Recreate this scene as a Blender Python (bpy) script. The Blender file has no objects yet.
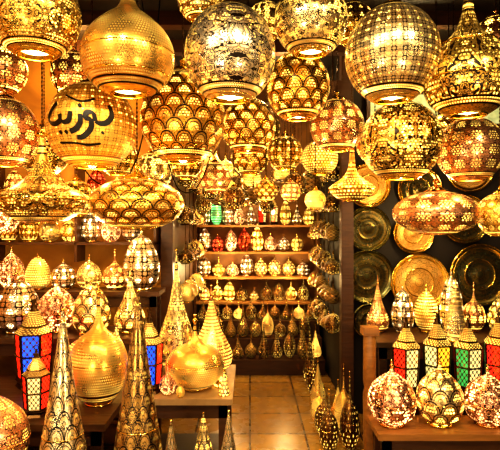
import bpy, math, random
from mathutils import Matrix, Vector
random.seed(11)
pi=math.pi
sc=bpy.context.scene
sc.view_settings.view_transform='Standard'
try: sc.view_settings.look='High Contrast'
except Exception: pass
sc.view_settings.exposure=.3

# ------------------------------------------------------------ materials
class G:
    def __init__(s,name):
        s.mat=bpy.data.materials.new(name); s.mat.use_nodes=True
        s.nt=s.mat.node_tree; s.nt.nodes.clear()
        s.out=s.nt.nodes.new('ShaderNodeOutputMaterial')
        s.b=s.nt.nodes.new('ShaderNodeBsdfPrincipled')
        s.nt.links.new(s.b.outputs[0],s.out.inputs[0])
    def n(s,t): return s.nt.nodes.new(t)
    def set(s,inp,v):
        if isinstance(v,bpy.types.NodeSocket): s.nt.links.new(v,inp)
        else: inp.default_value=v
    def m(s,op,a,b=None,c=None):
        k=s.n('ShaderNodeMath'); k.operation=op
        s.set(k.inputs[0],a)
        if b is not None: s.set(k.inputs[1],b)
        if c is not None: s.set(k.inputs[2],c)
        return k.outputs[0]
    def uv(s):
        t=s.n('ShaderNodeTexCoord'); x=s.n('ShaderNodeSeparateXYZ')
        s.nt.links.new(t.outputs['UV'],x.inputs[0]); return x.outputs[0],x.outputs[1]
    def obj(s):
        return s.n('ShaderNodeTexCoord').outputs['Object']
    def noise(s,scale,detail=2,vec=None,dist=0):
        k=s.n('ShaderNodeTexNoise'); k.inputs['Scale'].default_value=scale
        k.inputs['Detail'].default_value=detail; k.inputs['Distortion'].default_value=dist
        s.nt.links.new(vec if vec is not None else s.obj(),k.inputs['Vector']); return k.outputs[0]
    def mix(s,f,a,b):
        k=s.n('ShaderNodeMix'); k.data_type='RGBA'
        s.set(k.inputs[0],f); 
        for i,v in ((6,a),(7,b)):
            if isinstance(v,tuple): v=(*v,1)[:4]
            s.set(k.inputs[i],v)
        return k.outputs[2]
    def P(s,name,v):
        if isinstance(v,tuple) and len(v)==3: v=(*v,1)
        s.set(s.b.inputs[name],v)
    def bump(s,h,strength=.4,dist=.004):
        k=s.n('ShaderNodeBump'); k.inputs['Strength'].default_value=strength
        k.inputs['Distance'].default_value=dist
        s.set(k.inputs['Height'],h); s.nt.links.new(k.outputs[0],s.b.inputs['Normal'])

def line(g,x,c,w):
    return g.m('LESS_THAN',g.m('ABSOLUTE',g.m('SUBTRACT',x,c)),w)

def pierced(name,gold,kind,nu,nv,glow=1.5,glowcol=(1,.62,.12),dark=(.02,.009,.003),rough=.22,fn=64,seed=0.,dotr=.30,bands=True,cop=None,metal=.92,eng=.7,ns=4.5,lw=1.):
    g=G(name); u,v=g.uv()
    U=g.m('MULTIPLY',u,float(nu)); V=g.m('MULTIPLY',v,float(nv))
    fv=g.m('MULTIPLY',v,float(fn//2)); row=g.m('FLOOR',fv)
    fu=g.m('ADD',g.m('MULTIPLY',u,float(fn)),g.m('MULTIPLY',row,.5))
    du=g.m('SUBTRACT',g.m('FRACT',fu),.5); dv=g.m('SUBTRACT',g.m('FRACT',fv),.5)
    dot=g.m('LESS_THAN',g.m('SQRT',g.m('ADD',g.m('MULTIPLY',du,du),g.m('MULTIPLY',dv,dv))),dotr)
    one=g.m('ADD',0.,1.)
    if kind=='scale':
        r=g.m('FLOOR',V); x=g.m('SUBTRACT',g.m('FRACT',g.m('ADD',U,g.m('MULTIPLY',r,.5))),.5)
        y=g.m('SUBTRACT',1.0,g.m('FRACT',V))
        d=g.m('SQRT',g.m('ADD',g.m('MULTIPLY',x,x),g.m('MULTIPLY',g.m('MULTIPLY',y,y),.27)))
        dk=g.m('ADD',line(g,d,.47,.03),g.m('ADD',line(g,d,.34,.015),line(g,d,.12,.015)))
        region=g.m('LESS_THAN',d,.31)
    elif kind in('arab','bold'):
        c=g.n('ShaderNodeCombineXYZ')
        g.set(c.inputs[0],g.m('PINGPONG',U,.5)); g.set(c.inputs[1],g.m('PINGPONG',V,.5)); c.inputs[2].default_value=seed
        if kind=='arab':
            nn=g.noise(ns,.6,c.outputs[0],.8)
            dk=g.m('ADD',line(g,nn,.5,.022*lw),line(g,nn,.36,.018*lw)); region=g.m('GREATER_THAN',nn,.52)
        else:
            nn=g.noise(ns,.3,c.outputs[0],1.6)
            dk=g.m('ADD',line(g,nn,.5,.036*lw),line(g,nn,.34,.03*lw)); region=g.m('GREATER_THAN',nn,.55)
    elif kind=='lattice':
        a=g.m('COSINE',g.m('MULTIPLY',U,2*pi)); b=g.m('COSINE',g.m('MULTIPLY',V,2*pi))
        cc=g.m('COSINE',g.m('MULTIPLY',g.m('ADD',U,V),2*pi)); dd=g.m('COSINE',g.m('MULTIPLY',g.m('SUBTRACT',U,V),2*pi))
        f=g.m('ADD',g.m('ADD',a,b),g.m('ADD',cc,dd))
        dk=g.m('ADD',line(g,f,-.6,.2),line(g,f,1.6,.2))
        region=g.m('GREATER_THAN',f,1.9)
    elif kind=='rosette':
        x=g.m('SUBTRACT',g.m('FRACT',U),.5); y=g.m('SUBTRACT',g.m('FRACT',V),.5)
        r=g.m('SQRT',g.m('ADD',g.m('MULTIPLY',x,x),g.m('MULTIPLY',y,y)))
        th=g.m('ARCTAN2',y,x)
        pet=g.m('ADD',.24,g.m('MULTIPLY',g.m('ABSOLUTE',g.m('COSINE',g.m('MULTIPLY',th,4.))),.2))
        q=g.m('SUBTRACT',r,pet)
        dk=g.m('ADD',line(g,q,0.,.03),line(g,r,.14,.02))
        region=g.m('LESS_THAN',q,-.04)
    else:
        dk=g.m('MULTIPLY',one,0.); region=one
    if bands:
        inb=g.m('MULTIPLY',g.m('GREATER_THAN',v,.16),g.m('LESS_THAN',v,.86))
        dk=g.m('MULTIPLY',dk,inb)
        for cpos in (.155,.10,.865,.92): dk=g.m('ADD',dk,line(g,v,cpos,.007))
        region=g.m('MAXIMUM',g.m('MULTIPLY',region,inb),g.m('ADD',line(g,v,.128,.02),line(g,v,.893,.02)))
    dk=g.m('MINIMUM',dk,1.)
    nn2=g.noise(9,3)
    hole=g.m('MULTIPLY',g.m('MULTIPLY',dot,region),g.m('SUBTRACT',1.,dk))
    if kind!='dots' and eng>0:
        c2=g.n('ShaderNodeCombineXYZ'); g.set(c2.inputs[0],g.m('PINGPONG',g.m('MULTIPLY',u,fn/5.),.5)); g.set(c2.inputs[1],g.m('PINGPONG',g.m('MULTIPLY',v,fn/10.),.5)); c2.inputs[2].default_value=seed+3
        e=line(g,g.noise(5.,1.,c2.outputs[0],1.2),.5,.045)
        ek=g.m('MULTIPLY',g.m('MULTIPLY',e,g.m('SUBTRACT',1.,region)),eng)
        dkc=g.m('MAXIMUM',dk,ek)
    else: dkc=dk
    cop=cop or (gold[0]*.88,gold[1]*.62,gold[2]*.4)
    base=g.mix(g.m('MULTIPLY',g.m('MULTIPLY',nn2,nn2),2.),gold,cop)
    base=g.mix(dkc,base,dark)
    g.P('Base Color',g.mix(g.m('MULTIPLY',hole,.85),base,(.25,.10,.012)))
    g.P('Metallic',g.m('SUBTRACT',metal,g.m('MULTIPLY',dkc,.4)))
    g.P('Roughness',g.m('ADD',rough,g.m('MULTIPLY',nn2,.12)))
    g.P('Emission Color',glowcol)
    vary=g.m('MULTIPLY',g.m('POWER',g.noise(7,1),3.),8.)
    g.P('Emission Strength',g.m('MULTIPLY',g.m('MULTIPLY',hole,vary),float(glow)))
    g.bump(g.m('SUBTRACT',g.m('MULTIPLY',nn2,.5),g.m('ADD',dkc,hole)),.5,.003)
    return g.mat

def metal(name,col,rough=.2,bs=40,bst=.15,metallic=1.):
    g=G(name); n=g.noise(bs,2); g.P('Base Color',g.mix(n,col,tuple(c*.6 for c in col)))
    g.P('Metallic',metallic); g.P('Roughness',rough); g.bump(n,bst,.003); return g.mat
def emis(name,col,st):
    g=G(name); g.P('Base Color',col); g.P('Emission Color',col); g.P('Emission Strength',float(st)); return g.mat
def paint(name,c1,c2,scale=4,rough=.6,stretch=None):
    g=G(name); o=g.obj()
    if stretch:
        mp=g.n('ShaderNodeMapping'); mp.inputs['Scale'].default_value=stretch
        g.nt.links.new(o,mp.inputs[0]); o=mp.outputs[0]
    n=g.noise(scale,5,o,.6); g.P('Base Color',g.mix(n,c1,c2)); g.P('Roughness',rough); g.bump(n,.3,.01); return g.mat

GOLD=(1.0,.70,.16); PALE=(1.0,.86,.48); COP=(1.,.54,.20); ORG=(1.,.62,.11); ROSE=(1.,.56,.30)
gold=metal('polished_brass',GOLD,.14); copper=metal('polished_copper',COP,.18); dkmetal=metal('dark_bronze',(.10,.05,.018),.3)
black=metal('blackened_iron',(.02,.015,.01),.35)
bulb=emis('warm_bulb',(1,.88,.55),18); glowin=emis('lit_interior',(1,.74,.30),3.2)
M={}
M['arab']=pierced('brass_arabesque',PALE,'arab',5,3,2.,seed=1.3,fn=84,ns=7.5,lw=1.3)
M['arab2']=pierced('brass_arabesque_fine',GOLD,'arab',6,3,2.,seed=4.1,fn=80,ns=8.,lw=1.3)
M['bold']=pierced('brass_bold_scroll',GOLD,'bold',4,2,1.9,seed=2.2,fn=72,ns=7.)
M['boldsilver']=pierced('silvered_scroll',(1.,.92,.68),'bold',4,2,1.3,seed=7.7,fn=84,eng=.35,ns=7.,lw=1.1)
M['scale']=pierced('brass_scales',ORG,'scale',14,10,2.4,fn=90)
M['lattice']=pierced('brass_lattice',PALE,'lattice',28,14,2.2,fn=96,eng=.5)
M['rosette']=pierced('brass_rosettes',GOLD,'rosette',14,7,2.,fn=80)
M['rosecop']=pierced('copper_rosettes',ROSE,'rosette',12,6,2.,fn=72)
M['calli']=pierced('brass_fine_vine',(1.,.66,.14),'lattice',30,15,1.6,fn=80,eng=0,dark=(.35,.16,.03),rough=.34,metal=.65)
M['dots']=pierced('brass_pierced',GOLD,'dots',1,1,1.6,fn=56,dotr=.3)
M['dotcop']=pierced('copper_pierced',COP,'dots',1,1,1.6,fn=56,dotr=.3)
M['plainperf']=pierced('copper_sieve',(.95,.60,.15),'dots',1,1,.5,fn=96,dotr=.32)
M['coplat']=pierced('copper_lattice',ORG,'scale',12,8,2.8,fn=66)
M['s_scale']=pierced('small_brass_scales',ORG,'scale',10,7,3.,fn=48)
M['s_lat']=pierced('small_brass_lattice',GOLD,'lattice',12,6,3.,fn=48)
M['s_ros']=pierced('small_copper_rosettes',ROSE,'rosette',10,5,3.,fn=44,dotr=.34)
M['s_dot']=pierced('small_pierced_brass',GOLD,'dots',1,1,2.6,fn=34,dotr=.28)
M['s_arab']=pierced('small_arabesque',PALE,'arab',4,2,3.,seed=5.,fn=44,ns=7)
M['lit']=pierced('lit_brass',GOLD,'rosette',8,4,4.2,fn=40,bands=False,dotr=.36)
M['litpale']=pierced('lit_silver',(1,.92,.70),'lattice',8,5,3.4,fn=44,bands=False,dotr=.36,glowcol=(1,.80,.42))
M['litscale']=pierced('lit_scales',PALE,'scale',8,7,3.4,fn=50,bands=False,dotr=.36)
M['litrose']=pierced('lit_rose_copper',(1.,.56,.36),'arab',4,2,3.2,fn=46,bands=False,dotr=.36,glowcol=(1,.5,.18),ns=7)
M['roof']=pierced('pierced_lantern_roof',(.38,.22,.07),'dots',1,1,1.6,fn=26,bands=False,dotr=.26)
M['obelisk']=pierced('silver_black_scales',(1.,.9,.6),'scale',8,13,.5,dark=(.004,.004,.004),fn=60,bands=False,dotr=.3,eng=.9)
M['obdark']=pierced('dark_scale_brass',(.6,.40,.14),'scale',10,16,.3,dark=(.004,.003,.002),fn=80,bands=False,dotr=.35,eng=.9)
M['darklamp']=pierced('dark_brass_lamp',(.30,.15,.04),'arab',6,3,1.2,fn=30,bands=False)
M['greenlamp']=pierced('green_lit_lamp',(.25,.4,.15),'dots',1,1,1.,fn=24,bands=False,dotr=.36,glowcol=(.2,.9,.25))
M['redlamp']=pierced('red_lit_lamp',(.5,.08,.03),'rosette',8,4,2.,fn=26,bands=False,dotr=.4,glowcol=(1,.12,.04))
M['traydark']=pierced('dark_tray_engraving',(.12,.13,.055),'bold',12,3,0.,dark=(.012,.014,.006),seed=3.,fn=60)
M['traygold']=pierced('gold_tray_engraving',(1.,.72,.24),'arab',14,3,0.,dark=(.25,.12,.02),seed=5.,fn=60,rough=.32,metal=.7,eng=.4)
wood=paint('dark_wood',(.10,.035,.01),(.025,.01,.004),5,.45,(1,1,8))
woodl=paint('honey_wood',(.46,.21,.05),(.12,.045,.01),5,.4,(1,6,6))
woodm=paint('walnut_wood',(.13,.05,.013),(.035,.013,.004),5,.4,(1,6,6))
cream=paint('cream_board',(.50,.32,.14),(.16,.08,.025),9,.5)
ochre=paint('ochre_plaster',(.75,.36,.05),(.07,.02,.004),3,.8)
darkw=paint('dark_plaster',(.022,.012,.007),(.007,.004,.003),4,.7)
shelfback=paint('warm_shelf_back',(.34,.14,.018),(.05,.016,.003),5,.6)
def glass(name,c,st=1.3):
    g=G(name); u,v=g.uv()
    a=g.m('COSINE',g.m('MULTIPLY',u,2*pi*18)); b=g.m('COSINE',g.m('MULTIPLY',v,2*pi*6))
    f=g.m('ABSOLUTE',g.m('ADD',a,b)); ln=g.m('LESS_THAN',f,.42)
    n=g.noise(22,2); cc=g.mix(n,tuple(min(1,x*1.3) for x in c),tuple(x*.3 for x in c))
    g.P('Base Color',g.mix(ln,cc,(.3,.17,.04))); g.P('Roughness',.12); g.P('Emission Color',cc)
    g.P('Emission Strength',g.m('MULTIPLY',g.m('SUBTRACT',1.,ln),st)); g.P('Metallic',ln); return g.mat
GL=[glass('red_glass',(.95,.03,.01),1.7),glass('green_glass',(.06,.42,.10),.7),glass('blue_glass',(.02,.10,.85),1.5),
    glass('amber_glass',(1,.42,.03),1.5),glass('clear_glass',(1,.70,.30),.8),glass('violet_glass',(.35,.06,.4),1.)]

g=G('glazed_floor_tiles'); t=g.n('ShaderNodeTexBrick'); t.offset=0; t.inputs['Scale'].default_value=1
for k,v in (('Color1',(.48,.27,.05,1)),('Color2',(.34,.18,.035,1)),('Mortar',(.03,.015,.006,1))): t.inputs[k].default_value=v
t.inputs['Mortar Size'].default_value=.008; t.inputs['Brick Width'].default_value=.42; t.inputs['Row Height'].default_value=.42
g.nt.links.new(g.obj(),t.inputs['Vector'])
n=g.noise(6,4); g.P('Base Color',g.mix(g.m('MULTIPLY',n,.8),t.outputs['Color'],(.10,.045,.01)))
g.P('Roughness',g.m('ADD',.12,g.m('MULTIPLY',n,.3))); g.bump(g.m('SUBTRACT',1.,t.outputs['Fac']),.3,.003)
tile=g.mat

# ------------------------------------------------------------ mesh builder
def cat(pts,k=5):
    out=[]
    n=len(pts)
    for i in range(n-1):
        p0=pts[max(i-1,0)];p1=pts[i];p2=pts[i+1];p3=pts[min(i+2,n-1)]
        for j in range(k):
            t=j/k
            out.append(tuple(.5*((2*b)+(c-a)*t+(2*a-5*b+4*c-d)*t*t+(-a+3*b-3*c+d)*t**3) for a,b,c,d in zip(p0,p1,p2,p3)))
    out.append(tuple(pts[-1])); return out
class MB:
    def __init__(s): s.v=[];s.f=[];s.uv=[];s.mi=[];s.sm=[];s.mats=[]
    def mid(s,m):
        if m not in s.mats: s.mats.append(m)
        return s.mats.index(m)
    def lathe(s,prof,mat,seg=48,T=None,smooth=True,percol=None):
        T=T or Matrix(); b=len(s.v); n=len(prof)
        L=[0]
        for i in range(1,n): L.append(L[-1]+math.hypot(prof[i][0]-prof[i-1][0],prof[i][1]-prof[i-1][1]))
        tot=L[-1] or 1
        for r,z in prof:
            r=max(r,1e-4)
            for j in range(seg):
                a=2*pi*j/seg; s.v.append(tuple(T@Vector((r*math.cos(a),r*math.sin(a),z))))
        m=s.mid(mat)
        for i in range(n-1):
            for j in range(seg):
                k=(j+1)%seg
                s.f.append((b+i*seg+j,b+(i+1)*seg+j,b+(i+1)*seg+k,b+i*seg+k))
                u0=j/seg;u1=(j+1)/seg;v0=L[i]/tot;v1=L[i+1]/tot
                s.uv+= [(u0,v0),(u0,v1),(u1,v1),(u1,v0)]
                s.mi.append(s.mid(percol[j%len(percol)]) if percol else m); s.sm.append(smooth)
    def torus(s,R,r,z,mat,seg=40,T=None,k=8):
        s.lathe([(R+r*math.sin(2*pi*i/k),z+r*math.cos(2*pi*i/k)) for i in range(k+1)],mat,seg,T)
    def sphere(s,r,mat,T=None,seg=12): s.lathe([(r*math.sin(pi*i/8),r*math.cos(pi*i/8)) for i in range(9)],mat,seg,T)
    def box(s,x0,x1,y0,y1,z0,z1,mat,T=None):
        T=T or Matrix(); b=len(s.v)
        for x,y,z in ((x0,y0,z0),(x1,y0,z0),(x1,y1,z0),(x0,y1,z0),(x0,y0,z1),(x1,y0,z1),(x1,y1,z1),(x0,y1,z1)):
            s.v.append(tuple(T@Vector((x,y,z))))
        for q in ((0,3,2,1),(4,5,6,7),(0,1,5,4),(1,2,6,5),(2,3,7,6),(3,0,4,7)):
            s.f.append(tuple(b+i for i in q)); s.uv+=[(0,0),(1,0),(1,1),(0,1)]; s.mi.append(s.mid(mat)); s.sm.append(False)
    def build(s,name,loc=(0,0,0),rotz=0):
        me=bpy.data.meshes.new(name); me.from_pydata(s.v,[],s.f); uvl=me.uv_layers.new()
        flat=[c for p in s.uv for c in p]; uvl.data.foreach_set('uv',flat)
        me.polygons.foreach_set('material_index',s.mi); me.polygons.foreach_set('use_smooth',s.sm)
        for m in s.mats: me.materials.append(m)
        me.update(); o=bpy.data.objects.new(name,me); sc.collection.objects.link(o); o.location=loc; o.rotation_euler[2]=rotz
        return o
CEIL=3.1
def boxobj(name,x0,x1,y0,y1,z0,z1,mat):
    b=MB(); cx,cy,cz=(x0+x1)/2,(y0+y1)/2,(z0+z1)/2
    b.box(x0-cx,x1-cx,y0-cy,y1-cy,z0-cz,z1-cz,mat); return b.build(name,(cx,cy,cz))

def hangtop(b,ztop,locz,trim,s=1.):
    b.lathe(cat([(.006*s,ztop+.055*s),(.016*s,ztop+.04*s),(.010*s,ztop+.025*s),(.03*s,ztop+.012*s),(.055*s,ztop-.004*s),(.06*s,ztop-.016*s)],3),trim,24)
    z=ztop+.05*s; top=CEIL-locz; k=int((top-z)/.022)
    pr=[]
    for i in range(k*2+1): pr.append((.0055 if i%2 else .0018, top-(top-z)*i/(k*2)))
    if len(pr)>1: b.lathe(pr,dkmetal,6)
def globe(x,y,z,rx,rz,mat,trim=None,op=.40,rot=None,name='hanging_globe_lantern',seg=56,b=None,lit=True):
    trim=trim or gold; b=b or MB()
    a0=.2; a1=pi-math.asin(op)
    b.lathe([(rx*math.sin(a0+(a1-a0)*i/36),rz*math.cos(a0+(a1-a0)*i/36)) for i in range(37)],mat,seg)
    zo=rz*math.cos(a1); ro=rx*op
    b.torus(ro,.0045,zo,trim); b.torus(ro*1.22,.003,rz*math.cos(pi-math.asin(min(op*1.22,.99))),trim)
    b.lathe([(ro,zo),(ro*.93,zo+.012),(ro*.8,zo+.02)],trim,32)
    b.lathe([(ro*.8,zo+.02),(ro*.4,zo+.045),(.001,zo+.055)],glowin if lit else dkmetal,24)
    if lit: b.sphere(ro*.34,bulb,Matrix.Translation((0,0,zo+.03)))
    hangtop(b,rz*math.cos(a0)+.008,z,trim,rx/.2)
    return b.build(name,(x,y,z),random.random()*6 if rot is None else rot)
def lathelamp(name,x,y,z,ctrl,mat,trim,open_r,zo,hang=True,bands=(),seg=56):
    b=MB(); pr=cat(ctrl,6); b.lathe(pr,mat,seg)
    b.torus(open_r,.005,zo,trim); b.lathe([(open_r,zo),(open_r*.8,zo+.018)],trim,32)
    b.lathe([(open_r*.8,zo+.018),(.001,zo+.05)],glowin,24); b.sphere(open_r*.34,bulb,Matrix.Translation((0,0,zo+.03)))
    for r,zz in bands: b.torus(r,.004,zz,trim)
    if hang: hangtop(b,ctrl[0][1],z,trim,.6)
    return b.build(name,(x,y,z),.3)

# ------------------------------------------------------------ room
boxobj('floor',-2.4,2.4,-2.5,6.8,-.05,0,tile)
boxobj('ceiling',-2.4,2.4,1.0,6.8,CEIL,CEIL+.06,darkw)
boxobj('wall_left',-2.42,-2.3,1.0,6.8,0,CEIL,ochre)
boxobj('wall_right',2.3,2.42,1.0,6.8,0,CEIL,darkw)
boxobj('wall_back',-2.3,2.3,6.25,6.37,0,CEIL,shelfback)
boxobj('wall_left_partition',-2.3,-.68,4.25,4.35,0,CEIL,ochre)
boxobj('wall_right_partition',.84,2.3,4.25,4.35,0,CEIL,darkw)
boxobj('wall_inner_left',-.78,-.68,4.35,6.25,0,CEIL,wood)
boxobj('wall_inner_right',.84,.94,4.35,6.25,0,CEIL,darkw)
boxobj('trim_1',-.74,-.64,4.15,4.25,0,CEIL,woodm)
boxobj('trim_2',.76,.86,4.15,4.25,0,CEIL,wood)
boxobj('trim_3',-.64,.76,4.15,4.25,2.62,2.8,wood)
for i in range(6):
    boxobj('ceiling_beam',-2.3,2.3,1.3+i*.55,1.39+i*.55,CEIL-.1,CEIL,wood)
b=MB(); gw=G('greenish_window_pane'); nn=gw.noise(14,5,None,1.); gw.P('Base Color',gw.mix(nn,(.85,.8,.4),(.05,.14,.03)))
gw.P('Emission Color',gw.mix(nn,(.85,.8,.4),(.05,.14,.03))); gw.P('Emission Strength',.6); gw.P('Roughness',.2)
b.box(1.0,2.2,4.21,4.24,2.45,2.98,gw.mat)
for i in range(5): b.box(.98+i*.3,1.01+i*.3,4.19,4.25,2.42,3.0,wood)
for zz in (2.42,2.7,2.97): b.box(.98,2.22,4.19,4.25,zz,zz+.03,wood)
b.build('window_1')

# ------------------------------------------------------------ hanging lanterns
globe(-.946,2.2,2.524,.195,.195,M['arab2'])
globe(-.096,2.4,2.416,.218,.238,M['boldsilver'],op=.42)
globe(.317,2.6,2.666,.190,.195,M['arab'],op=.4)
globe(.653,2.3,2.382,.213,.226,M['lattice'],op=.38)
cg=globe(-.837,2.65,2.119,.233,.233,M['calli'],rot=0,name='hanging_calligraphy_globe')
globe(-1.274,2.6,2.078,.17,.185,M['rosecop'],copper)
globe(-.375,2.8,2.199,.236,.27,M['scale'],gold,op=.4)
globe(.288,3.0,2.428,.19,.21,M['coplat'],copper)
globe(-.013,3.3,2.253,.185,.185,M['coplat'],copper)
globe(.574,3.3,2.253,.178,.178,M['rosecop'],gold)
globe(.785,2.6,2.032,.208,.208,M['bold'],gold)
globe(1.188,2.7,2.005,.178,.178,M['rosecop'],copper)
globe(1.4,2.8,1.656,.125,.125,M['rosette'])
globe(-.588,2.6,1.709,.244,.135,M['scale'],gold,op=.35,name='hanging_oval_lantern')
globe(1.06,2.85,1.668,.24,.125,M['rosecop'],copper,op=.3,name='hanging_oval_lantern')
lathelamp('hanging_onion_lantern',-.573,2.35,2.399,[(.012,.36),(.02,.30),(.05,.22),(.11,.17),(.18,.10),(.216,.01),(.20,-.09),(.14,-.16),(.085,-.185)],M['plainperf'],gold,.085,-.185,bands=((.214,.0),(.19,-.105)))
lathelamp('hanging_onion_lantern',1.003,2.3,2.29,[(.012,.40),(.02,.34),(.035,.26),(.07,.19),(.14,.12),(.19,.04),(.20,-.04),(.17,-.12),(.11,-.17),(.08,-.185)],M['bold'],gold,.08,-.185,bands=((.202,-.03),(.125,.14)))
lathelamp('hanging_saucer_lantern',-1.04,2.5,1.725,[(.012,.33),(.018,.27),(.03,.2),(.06,.13),(.12,.075),(.2,.035),(.236,0),(.2,-.05),(.12,-.1),(.07,-.115)],M['arab2'],gold,.07,-.115,bands=((.236,.0),(.06,.13)))
lathelamp('hanging_saucer_lantern',.714,3.5,1.86,[(.01,.33),(.02,.2),(.03,.13),(.07,.07),(.14,.02),(.16,-.01),(.12,-.06),(.06,-.09)],M['s_dot'],gold,.06,-.09,bands=((.16,-.01),))
for x,y,z,r,k in ((-.252,3.6,1.938,.115,'s_ros'),(0,3.9,2.13,.148,'s_scale'),(.259,3.7,2.13,.13,'s_lat'),(.532,3.8,2.109,.137,'s_dot'),
    (-.50,3.9,2.08,.13,'s_lat'),(-.70,3.6,1.98,.14,'s_arab'),(.875,3.5,2.16,.13,'s_ros'),(-.93,3.5,2.08,.14,'s_lat'),(1.35,3.4,2.2,.16,'s_scale'),
    (-1.4,3.4,2.1,.17,'bold'),(-1.2,3.4,2.62,.15,'s_ros'),(.95,3.3,2.6,.14,'s_ros'),(.62,3.0,2.80,.13,'s_lat'),(-1.55,3.1,1.66,.12,'litrose'),
    (-.70,3.05,2.72,.14,'s_scale'),(.10,3.1,2.86,.12,'s_arab'),(1.22,3.0,2.45,.14,'s_scale'),(-1.45,2.9,2.5,.15,'s_ros'),(1.5,3.05,2.72,.15,'s_ros'),(-.27,2.75,2.84,.13,'s_arab'),
    (-.62,4.0,2.42,.13,'s_ros'),(.14,4.4,2.45,.13,'s_lat'),(.66,4.0,2.42,.13,'s_arab'),(.28,3.45,1.83,.07,'s_ros'),(.47,3.6,1.78,.075,'s_dot'),
    (-.12,3.7,1.80,.085,'darklamp'),(.12,3.8,1.86,.09,'s_scale'),(.36,4.0,1.93,.09,'darklamp'),(-1.2,3.45,1.78,.13,'s_lat')):
    globe(x,y,z,r,r,M[k],copper if 'ros' in k else gold,seg=40)

enam=metal('black_enamel',(.010,.005,.003),.4,metallic=.2)
def stroke(b,pts,w,R,lift=.003):
    P=cat(pts,8); base=len(b.v); n=len(P)
    for i,(a,e) in enumerate(P):
        q=P[min(i+1,n-1)];p=P[max(i-1,0)]; dx,dy=q[0]-p[0],q[1]-p[1]; L=math.hypot(dx,dy) or 1
        ang=math.atan2(dy,dx); ww=w*(.45+.55*abs(math.sin(ang+pi/4)))*(.5 if i in(0,n-1) else 1)
        nx,ny=-dy/L*ww,dx/L*ww
        for sg in (-1,1):
            aa,ee=a+sg*nx,e+sg*ny; r=R+lift
            b.v.append((r*math.sin(aa)*math.cos(ee),-r*math.cos(aa)*math.cos(ee),r*math.sin(ee)))
    for i in range(n-1):
        k=base+2*i; b.f.append((k,k+1,k+3,k+2)); b.uv+=[(0,0)]*4; b.mi.append(b.mid(enam)); b.sm.append(True)
b=MB(); R=.233; w=.062
dz=.06
def S(p,ww): stroke(b,[(a*1.02,e-dz) for a,e in p],ww,R)
S([(.66,.38),(.70,.16),(.60,.0),(.46,-.04),(.36,.0)],w)
S([(.49,-.20),(.55,-.25)],.05)
S([(.36,0),(.32,.16),(.20,.18),(.17,.06),(.28,.02),(.27,-.16),(.12,-.32),(-.02,-.34)],w)
S([(.06,.14),(.07,-.02),(-.02,-.16),(-.16,-.22)],w)
S([(.02,.3),(.08,.34)],.05)
S([(-.14,.2),(-.17,.02),(-.28,-.02),(-.36,.04),(-.38,.16)],w)
S([(-.22,-.2),(-.27,-.25)],.045); S([(-.36,-.2),(-.41,-.25)],.045)
S([(-.36,.02),(-.5,-.04),(-.66,-.0),(-.72,.14),(-.60,.34),(-.52,.42)],w)
S([(.36,.5),(.1,.42),(-.15,.5),(-.34,.60)],.03)
S([(.5,-.46),(.2,-.5),(-.1,-.46),(-.5,-.44)],.03)
c=b.build('calligraphy'); c.parent=cg

# ------------------------------------------------------------ standing lamps
PROF={'teardrop':[(.015,1),(.04,.94),(.07,.86),(.18,.72),(.45,.5),(.82,.32),(1,.19),(.88,.08),(.55,.02),(.55,0)],
 'onion':[(.012,1),(.04,.93),(.05,.84),(.10,.72),(.28,.62),(.72,.53),(.98,.36),(.95,.2),(.62,.06),(.38,.02),(.42,0)],
 'cone':[(.02,1),(.07,.96),(.06,.93),(.12,.9),(.35,.62),(.66,.3),(.94,.03),(1,0)],
 'egg':[(.02,1),(.08,.95),(.12,.91),(.5,.82),(.88,.58),(1,.36),(.88,.15),(.55,.04),(.5,0)],
 'ball':[(.012,1),(.04,.93),(.10,.84),(.42,.76),(.85,.6),(1,.38),(.88,.17),(.5,.04),(.5,0)]}
def stand(b,kind,x,y,z,r,h,mat,trim,seg=44,k=6):
    T=Matrix.Translation((x,y,z)) @ Matrix.Rotation(random.random()*6,4,'Z')
    p=[(a*r,c*h) for a,c in PROF[kind]]
    b.lathe(cat(p,k),mat,seg,T)
    br=p[-1][0]; b.torus(br,min(.007,r*.06),min(.007,r*.06),trim,seg,T,6)
    b.sphere(max(.006,r*.06),trim,T@Matrix.Translation((0,0,h)))
    zc=h*(.93 if kind!='teardrop' else .86); b.sphere(max(.008,r*.09),trim,T@Matrix.Translation((0,0,zc)))
    i=6 if kind in('teardrop','onion') else 5
    b.torus(p[i][0]*1.0,r*.018,p[i][1],trim,seg,T,6)
def slamp(name,kind,x,y,z,r,h,mat,trim=None):
    b=MB(); stand(b,kind,0,0,0,r,h,mat,trim or gold); return b.build(name,(x,y,z))
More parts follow.
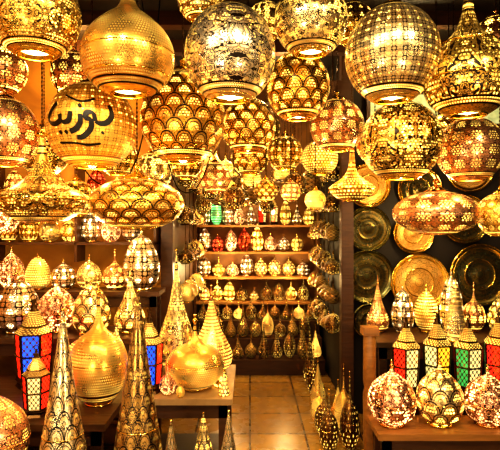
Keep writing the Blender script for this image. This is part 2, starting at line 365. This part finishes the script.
def lantern(b,x,y,z,r,h,cols,trim,rot=0,seg=6):
    T=Matrix.Translation((x,y,z))@Matrix.Rotation(rot,4,'Z')
    b.lathe([(r*.86,.09*h),(r*1.02,.07*h),(r*.85,.035*h),(r*1.0,0),(.001,0)],trim,seg,T,False)
    b.lathe([(r*1.0,.58*h),(r*.95,.34*h),(r*.84,.09*h)],trim,seg,T,False,percol=cols)
    for j in range(seg):
        a=2*pi*j/seg
        p0=Vector((r*.84*math.cos(a),r*.84*math.sin(a),.09*h)); p1=Vector((r*math.cos(a),r*math.sin(a),.58*h)); d=p1-p0
        Q=T@Matrix.Translation(p0)@d.to_track_quat('Z','Y').to_matrix().to_4x4()
        b.box(-r*.06,r*.06,-r*.06,r*.06,0,d.length,trim,Q)
    for zz,rr in ((.58,1.03),(.34,.98),(.1,.9)): b.lathe([(r*rr,zz*h+.004),(r*(rr+.05),zz*h),(r*rr,zz*h-.006)],trim,seg,T,False)
    b.lathe([(r*.25,.82*h),(r*.34,.77*h),(r*.60,.70*h),(r*.66,.655*h),(r*1.04,.58*h)],M['roof'],seg,T,False)
    b.lathe([(r*.70,.665*h),(r*.74,.655*h),(r*.66,.645*h)],trim,seg,T,False)
    b.lathe([(r*.02,.95*h),(r*.12,.91*h),(r*.06,.89*h),(r*.2,.87*h),(r*.16,.84*h),(r*.28,.82*h)],trim,16,T)
    b.torus(r*.16,r*.035,0,trim,14,T@Matrix.Translation((0,0,.965*h))@Matrix.Rotation(pi/2,4,'X'),6)
def slantern(x,y,z,r,h,cols,trim=gold,rot=.2):
    b=MB(); lantern(b,0,0,0,r,h,cols,trim,rot); return b.build('stained_glass_lantern',(x,y,z))

def table(name,x0,x1,y0,y1,zt,mat,leg=None):
    b=MB(); cx=(x0+x1)/2; cy=(y0+y1)/2; x0-=cx;x1-=cx;y0-=cy;y1-=cy; leg=leg or wood
    b.box(x0,x1,y0,y1,zt-.035,zt,mat); b.box(x0+.03,x1-.03,y0+.03,y0+.05,zt-.12,zt-.035,leg); b.box(x0+.03,x1-.03,y1-.05,y1-.03,zt-.12,zt-.035,leg)
    for lx in (x0+.03,x1-.08):
        for ly in (y0+.03,y1-.08): b.box(lx,lx+.05,ly,ly+.05,0,zt-.035,leg)
    b.box(x0+.04,x1-.04,y0+.05,y1-.05,.12,.14,leg)
    return b.build(name,(cx,cy,0))
table('display_table',-1.35,-.36,1.85,2.42,.5,woodm)
table('display_table',-1.9,-.72,2.48,3.28,.61,woodm)
table('display_table',-.70,-.10,2.84,3.55,.61,cream)
table('display_table',-2.2,-.72,3.3,3.72,.85,woodm)
table('display_table',-2.2,-.68,3.74,4.02,1.1,woodm)
table('low_bench',-.55,-.04,2.45,2.8,.28,woodm)
table('display_table',.70,1.75,2.72,3.0,.46,woodl)
table('display_table',.86,2.1,3.02,3.36,.54,wood)
table('display_table',.86,2.2,3.4,3.9,.8,wood)

slamp('cone_table_lamp','cone',-.786,2.1,.5,.125,.745,M['obelisk'],gold)
slamp('cone_table_lamp','cone',-.475,2.12,.5,.13,.82,M['obdark'],gold)
slamp('onion_table_lamp','onion',-.842,2.78,.61,.165,.66,M['plainperf'],gold)
slamp('onion_table_lamp','onion',-.335,3.04,.61,.18,.44,M['plainperf'],gold)
slamp('teardrop_table_lamp','teardrop',-.262,3.38,.61,.145,.58,M['dotcop'],copper)
slamp('teardrop_table_lamp','teardrop',-.84,3.5,.85,.11,.46,M['litscale'],gold)
slamp('teardrop_table_lamp','teardrop',-.50,3.40,.61,.135,.82,M['arab'],gold)
slamp('egg_table_lamp','egg',-.84,3.87,1.1,.14,.46,M['litpale'],gold)
slamp('ball_table_lamp','ball',-1.13,2.2,.5,.15,.42,M['rosecop'],copper)
slamp('ball_table_lamp','ball',.81,2.86,.46,.135,.36,M['litrose'],copper)
slamp('ball_table_lamp','ball',1.085,2.86,.46,.13,.38,M['litscale'],gold)
slamp('ball_table_lamp','ball',1.36,2.86,.46,.13,.34,M['litrose'],copper)
slamp('cone_table_lamp','cone',1.44,3.5,.8,.1,.42,M['lattice'],gold)
slamp('cone_table_lamp','cone',-.40,2.53,.28,.075,.33,M['obelisk'],gold)
slamp('cone_table_lamp','cone',-.25,2.68,.28,.085,.31,M['litscale'],gold)
slamp('cone_table_lamp','cone',-.11,2.58,.28,.075,.36,M['obelisk'],gold)
slamp('egg_table_lamp','egg',-1.62,3.5,.85,.15,.40,M['litpale'],gold)
slamp('egg_table_lamp','egg',-1.10,3.47,.85,.13,.36,M['litscale'],gold)
slamp('ball_table_lamp','ball',-1.36,3.52,.85,.13,.38,M['litrose'],copper)
slamp('onion_table_lamp','onion',-1.87,3.5,.85,.10,.4,M['s_arab'],gold)
slamp('onion_table_lamp','onion',-1.62,2.68,.61,.13,.42,M['s_scale'],gold)
slamp('ball_table_lamp','ball',-1.05,3.10,.61,.12,.34,M['s_ros'],copper)
slamp('teardrop_table_lamp','teardrop',-.84,3.15,.61,.085,.42,M['s_arab'],gold)
R_,Gn,B_,A_,C_,V_=GL
slantern(-.60,2.98,.61,.08,.50,[B_,R_,B_,A_],dkmetal)
slantern(-1.34,3.1,.61,.11,.56,[R_,R_,B_,R_,B_,R_],dkmetal)
slantern(-1.12,2.62,.61,.07,.36,[R_,C_,R_],dkmetal)
slantern(.99,3.17,.54,.09,.50,[C_,Gn,C_,R_],dkmetal)
slantern(1.185,3.17,.54,.09,.53,[A_,R_,Gn,C_],dkmetal)
slantern(1.38,3.17,.54,.09,.50,[C_,V_,A_,Gn],dkmetal)
slantern(1.575,3.17,.54,.09,.54,[R_,C_,Gn],dkmetal)
slantern(1.77,3.17,.54,.09,.5,[Gn,A_,R_],dkmetal)

def mass(name,items):
    b=MB()
    for it in items:
        k=it[0]
        if k=='lantern': lantern(b,*it[1:6],[GL[0],GL[4],random.choice(GL)],dkmetal,random.random())
        else: stand(b,k,*it[1:6],it[6],it[7],20,3)
    return b.build(name)
def row(x0,x1,y,z,dx,h,mats,kinds=('onion','teardrop','egg','ball','cone'),trim=gold,jy=.04):
    out=[];x=x0
    while x<x1:
        hh=h*random.uniform(.65,1.2); k=random.choice(kinds); r=min(dx*.47,hh*(random.uniform(.42,.5) if k in('ball','egg') else random.uniform(.3,.4)))
        if k=='cone': r*=.75
        if k=='lantern': r*=.75
        out.append((k,x,y+random.uniform(-jy,jy),z,r,hh,M[random.choice(mats)],trim if random.random()<.7 else copper)); x+=dx
    return out
LIT=['lit','litpale','litscale','s_ros','s_dot','s_arab','litrose','s_scale','s_lat']
mass('small_brass_lamps',row(-2.05,-1.02,3.88,1.1,.2,.36,LIT,('onion','ball','egg','ball','lantern'),jy=.01))
mass('small_brass_lamps',[('ball',-.19,3.06,.61,.05,.16,M['lit'],gold),('onion',-.48,2.92,.61,.05,.19,M['litrose'],gold),('cone',-.15,2.92,.61,.035,.15,M['litscale'],gold),('egg',-.66,3.2,.61,.04,.2,M['lit'],gold),('ball',-.40,2.87,.61,.025,.08,M['s_dot'],gold)])
mass('small_brass_lamps',row(.96,2.1,3.74,.8,.18,.4,LIT+['darklamp','darklamp'],('onion','teardrop','ball','egg'),jy=.02))
b=MB()
for zz in (1.46,1.78): b.box(-2.1,-.76,4.04,4.25,zz-.02,zz,woodm)
for xx in (-2.1,-1.42,-.78): b.box(xx,xx+.02,4.04,4.25,1.3,2.1,woodm)
b.build('display_shelf')
mass('small_brass_lamps',row(-2.0,-.84,4.14,1.46,.17,.30,LIT,('onion','ball','egg','ball'),jy=0)+row(-1.95,-.84,4.14,1.78,.17,.32,LIT+['redlamp'],('onion','ball','egg','lantern'),jy=0))
b=MB(); SH=(.68,.98,1.28,1.6)
for zz in SH: b.box(-.66,.80,5.95,6.25,zz-.025,zz,woodl)
for xx in (-.67,.80): b.box(xx,xx+.03,5.95,6.25,.0,2.0,woodm)
b.build('shelf_unit')
mass('small_brass_lamps',row(-.55,.72,6.08,.68,.15,.25,['lit','s_ros','darklamp','darklamp'],('onion','ball','egg'),jy=.01)
 +row(-.55,.72,6.08,.98,.17,.26,['lit','litrose','litscale','litpale'],('ball','onion','ball'),jy=.01)
 +row(-.55,.72,6.08,1.28,.16,.28,['lit','litrose','litscale','redlamp','litpale','lit'],('egg','ball','ball'),jy=.01)
 +row(-.55,.72,6.08,1.6,.14,.31,['lit','litpale','greenlamp','litrose'],('lantern','egg','egg','teardrop'),jy=.01))
b=MB()
b.box(-.64,.80,5.32,5.55,0,.16,wood); b.box(-.64,.80,5.55,5.75,0,.34,wood); b.box(-.64,.80,5.75,5.94,0,.5,wood); b.build('display_step')
DK=['darklamp','darklamp','darklamp','obdark','dotcop']
mass('pointed_bronze_lamps',row(-.55,.72,5.43,.16,.14,.36,DK,('onion','teardrop'),jy=.01)+row(-.50,.72,5.65,.34,.14,.33,DK,('onion','teardrop'),jy=.01)
  +row(-.55,.72,5.85,.5,.14,.25,DK,('onion','teardrop'),jy=.01))
fl=[]
for yy in (3.55,3.8,4.05,4.4,4.7,5.0): fl+=row(.56 if yy<4.1 else .60,.72,yy,0,.15,.5,['darklamp','darklamp','plainperf'],('onion','teardrop'),jy=.02)
mass('pointed_bronze_lamps',fl)
mass('pointed_bronze_lamps',row(-.58,-.45,4.9,0,.2,.4,['dotcop','darklamp'],('teardrop','onion'))+row(-.58,-.45,4.5,0,.2,.45,['dotcop','darklamp'],('teardrop','onion')))
def hangmass(name,pts,mats):
    b=MB()
    for x,y,z,s in pts:
        kind=random.choice(('onion','egg','ball','teardrop')); m=M[random.choice(mats)]
        stand(b,kind,x,y,z,s*.42,s,m,gold if random.random()<.5 else dkmetal,18,3)
        T=Matrix.Translation((x,y,0)); b.lathe([(.003,CEIL),(.003,z+s)],dkmetal,5,T)
        b.lathe([(.12*s,z+.004),(.001,z+.01)],glowin,10,T)
    return b.build(name)
pts=[]
for i in range(36):
    pts.append((-.46+(i%9)*.125+random.uniform(-.02,.02),4.5+(i//9)*.4+random.uniform(-.05,.05),1.76+random.uniform(-.04,.55),random.uniform(.16,.24)))
hangmass('hanging_small_lanterns',pts,['darklamp','darklamp','s_dot','darklamp','obdark'])
pts=[]
for yy in [4.45+i*.25 for i in range(6)]:
    for zz in [.62+.28*j for j in range(6)]: pts.append((.74,yy,zz+random.uniform(-.03,.03),random.uniform(.17,.22)))
hangmass('hanging_dark_lanterns',pts,['darklamp','darklamp','darklamp','obdark'])
pts=[(-.58,4.5+i*.3,.9+.35*j,.2) for i in range(5) for j in range(4)]
hangmass('hanging_dark_lanterns',pts,['darklamp','dotcop'])

# ------------------------------------------------------------ trays
def tray(x,z,r,mat,trim,y=4.2,name='brass_tray'):
    b=MB(); T=Matrix.Rotation(pi/2,4,'X')
    b.lathe([(r,.028),(r*.985,.03),(r*.93,.012),(r*.86,.006),(r*.55,.006),(r*.52,.010),(r*.49,.006),(r*.2,.006),(r*.17,.011),(.001,.012)],mat,64,T)
    b.torus(r,.008,.026,trim,64,T); b.torus(r*.86,.004,.008,trim,64,T); b.torus(r*.5,.004,.008,trim,48,T)
    b.lathe([(r,.024),(r*.8,-.002),(.001,-.002)],trim,48,T)
    return b.build(name,(x,y,z),0)
DG=metal('olive_bronze',(.22,.20,.08),.25)
tray(.98,1.17,.215,M['traydark'],DG); tray(1.40,1.125,.235,M['traygold'],gold,4.14); tray(1.90,1.19,.25,M['traydark'],gold,4.14)
tray(.99,1.57,.18,M['traydark'],DG); tray(1.37,1.53,.165,M['traygold'],gold); tray(1.80,1.65,.2,M['traydark'],gold)
tray(.99,1.93,.18,M['traygold'],gold); tray(1.42,1.9,.18,M['traydark'],gold); tray(1.84,2.08,.2,M['traygold'],gold)
tray(1.0,.80,.14,M['traydark'],DG)
b=MB()
b.box(-.045,.045,-.045,.045,0,.08,woodl); b.lathe([(.03,.92),(.04,.9),(.042,.6),(.034,.56),(.042,.52),(.042,.2),(.03,.12),(.045,.08)],woodl,16); b.box(-.05,.05,-.05,.05,.9,.95,woodl)
b.build('wooden_post',(.765,3.2,0))

def cable(name,pts):
    cu=bpy.data.curves.new(name,'CURVE'); cu.dimensions='3D'; cu.bevel_depth=.004; s=cu.splines.new('NURBS'); s.points.add(len(pts)-1)
    for p,q in zip(s.points,pts): p.co=(*q,1)
    s.use_endpoint_u=True; s.order_u=3
    o=bpy.data.objects.new(name,cu); sc.collection.objects.link(o); cu.materials.append(black)
cable('hanging_cable',[(-1.3,3.0,3.1),(-1.1,3.0,2.0),(-.8,3.05,1.75),(-.62,3.1,2.2),(-.55,3.1,3.1)])
cable('hanging_cable',[(-.7,3.2,3.1),(-.55,3.2,1.9),(-.35,3.2,1.75),(-.2,3.2,2.2),(-.15,3.2,3.1)])

# ------------------------------------------------------------ lights
def pt(x,y,z,e,col=(1,.74,.35),r=.05):
    l=bpy.data.lights.new('added_light','POINT'); l.energy=e; l.color=col; l.shadow_soft_size=r  # added point light, no lamp modelled at its place
    o=bpy.data.objects.new('added_light',l); o.location=(x,y,z); sc.collection.objects.link(o)
for x in (-1.5,-.5,.5,1.5): pt(x,.6,3.2,60,(1,.86,.58),.07)  # unseen row above the front, added for sparkle on the metal
for x in (-1.0,1.0): pt(x,.3,1.2,34,(1,.82,.52),.10)  # added front fill beside the camera, out of view
pt(0,5.0,2.55,34); pt(-.25,5.75,1.1,12); pt(.4,5.75,1.1,12); pt(0.05,5.5,1.75,14)
pt(-1.3,3.7,1.8,15); pt(-1.0,3.0,1.5,6); pt(1.3,3.6,1.75,13); pt(1.2,3.3,1.4,4); pt(.0,3.3,1.65,7); pt(-1.4,3.8,2.85,20,(1,.62,.2)); pt(.3,4.1,2.9,7); pt(1.2,3.7,2.85,9)

w=bpy.data.worlds.new('reflection_world'); sc.world=w; w.use_nodes=True; nt=w.node_tree; bg=nt.nodes['Background']
tc=nt.nodes.new('ShaderNodeTexCoord'); vo=nt.nodes.new('ShaderNodeTexVoronoi'); vo.inputs['Scale'].default_value=8  # made-up warm spots all around, added for the brass to reflect
cr=nt.nodes.new('ShaderNodeValToRGB'); e=cr.color_ramp.elements; e[0].position=.16; e[0].color=(13,10.5,7,1)
e[1].position=.24; e[1].color=(.8,.56,.28,1); k=e.new(.42); k.color=(.18,.115,.05,1); k=e.new(.58); k.color=(.02,.011,.006,1)
nt.links.new(tc.outputs['Generated'],vo.inputs['Vector']); nt.links.new(vo.outputs['Distance'],cr.inputs[0]); nt.links.new(cr.outputs[0],bg.inputs[0]); bg.inputs[1].default_value=.9

cam=bpy.data.cameras.new('camera'); cam.lens=36; cam.sensor_width=36; co=bpy.data.objects.new('camera',cam); sc.collection.objects.link(co)
co.location=(0,0,1.6); co.rotation_euler=(pi/2,0,0); sc.camera=co
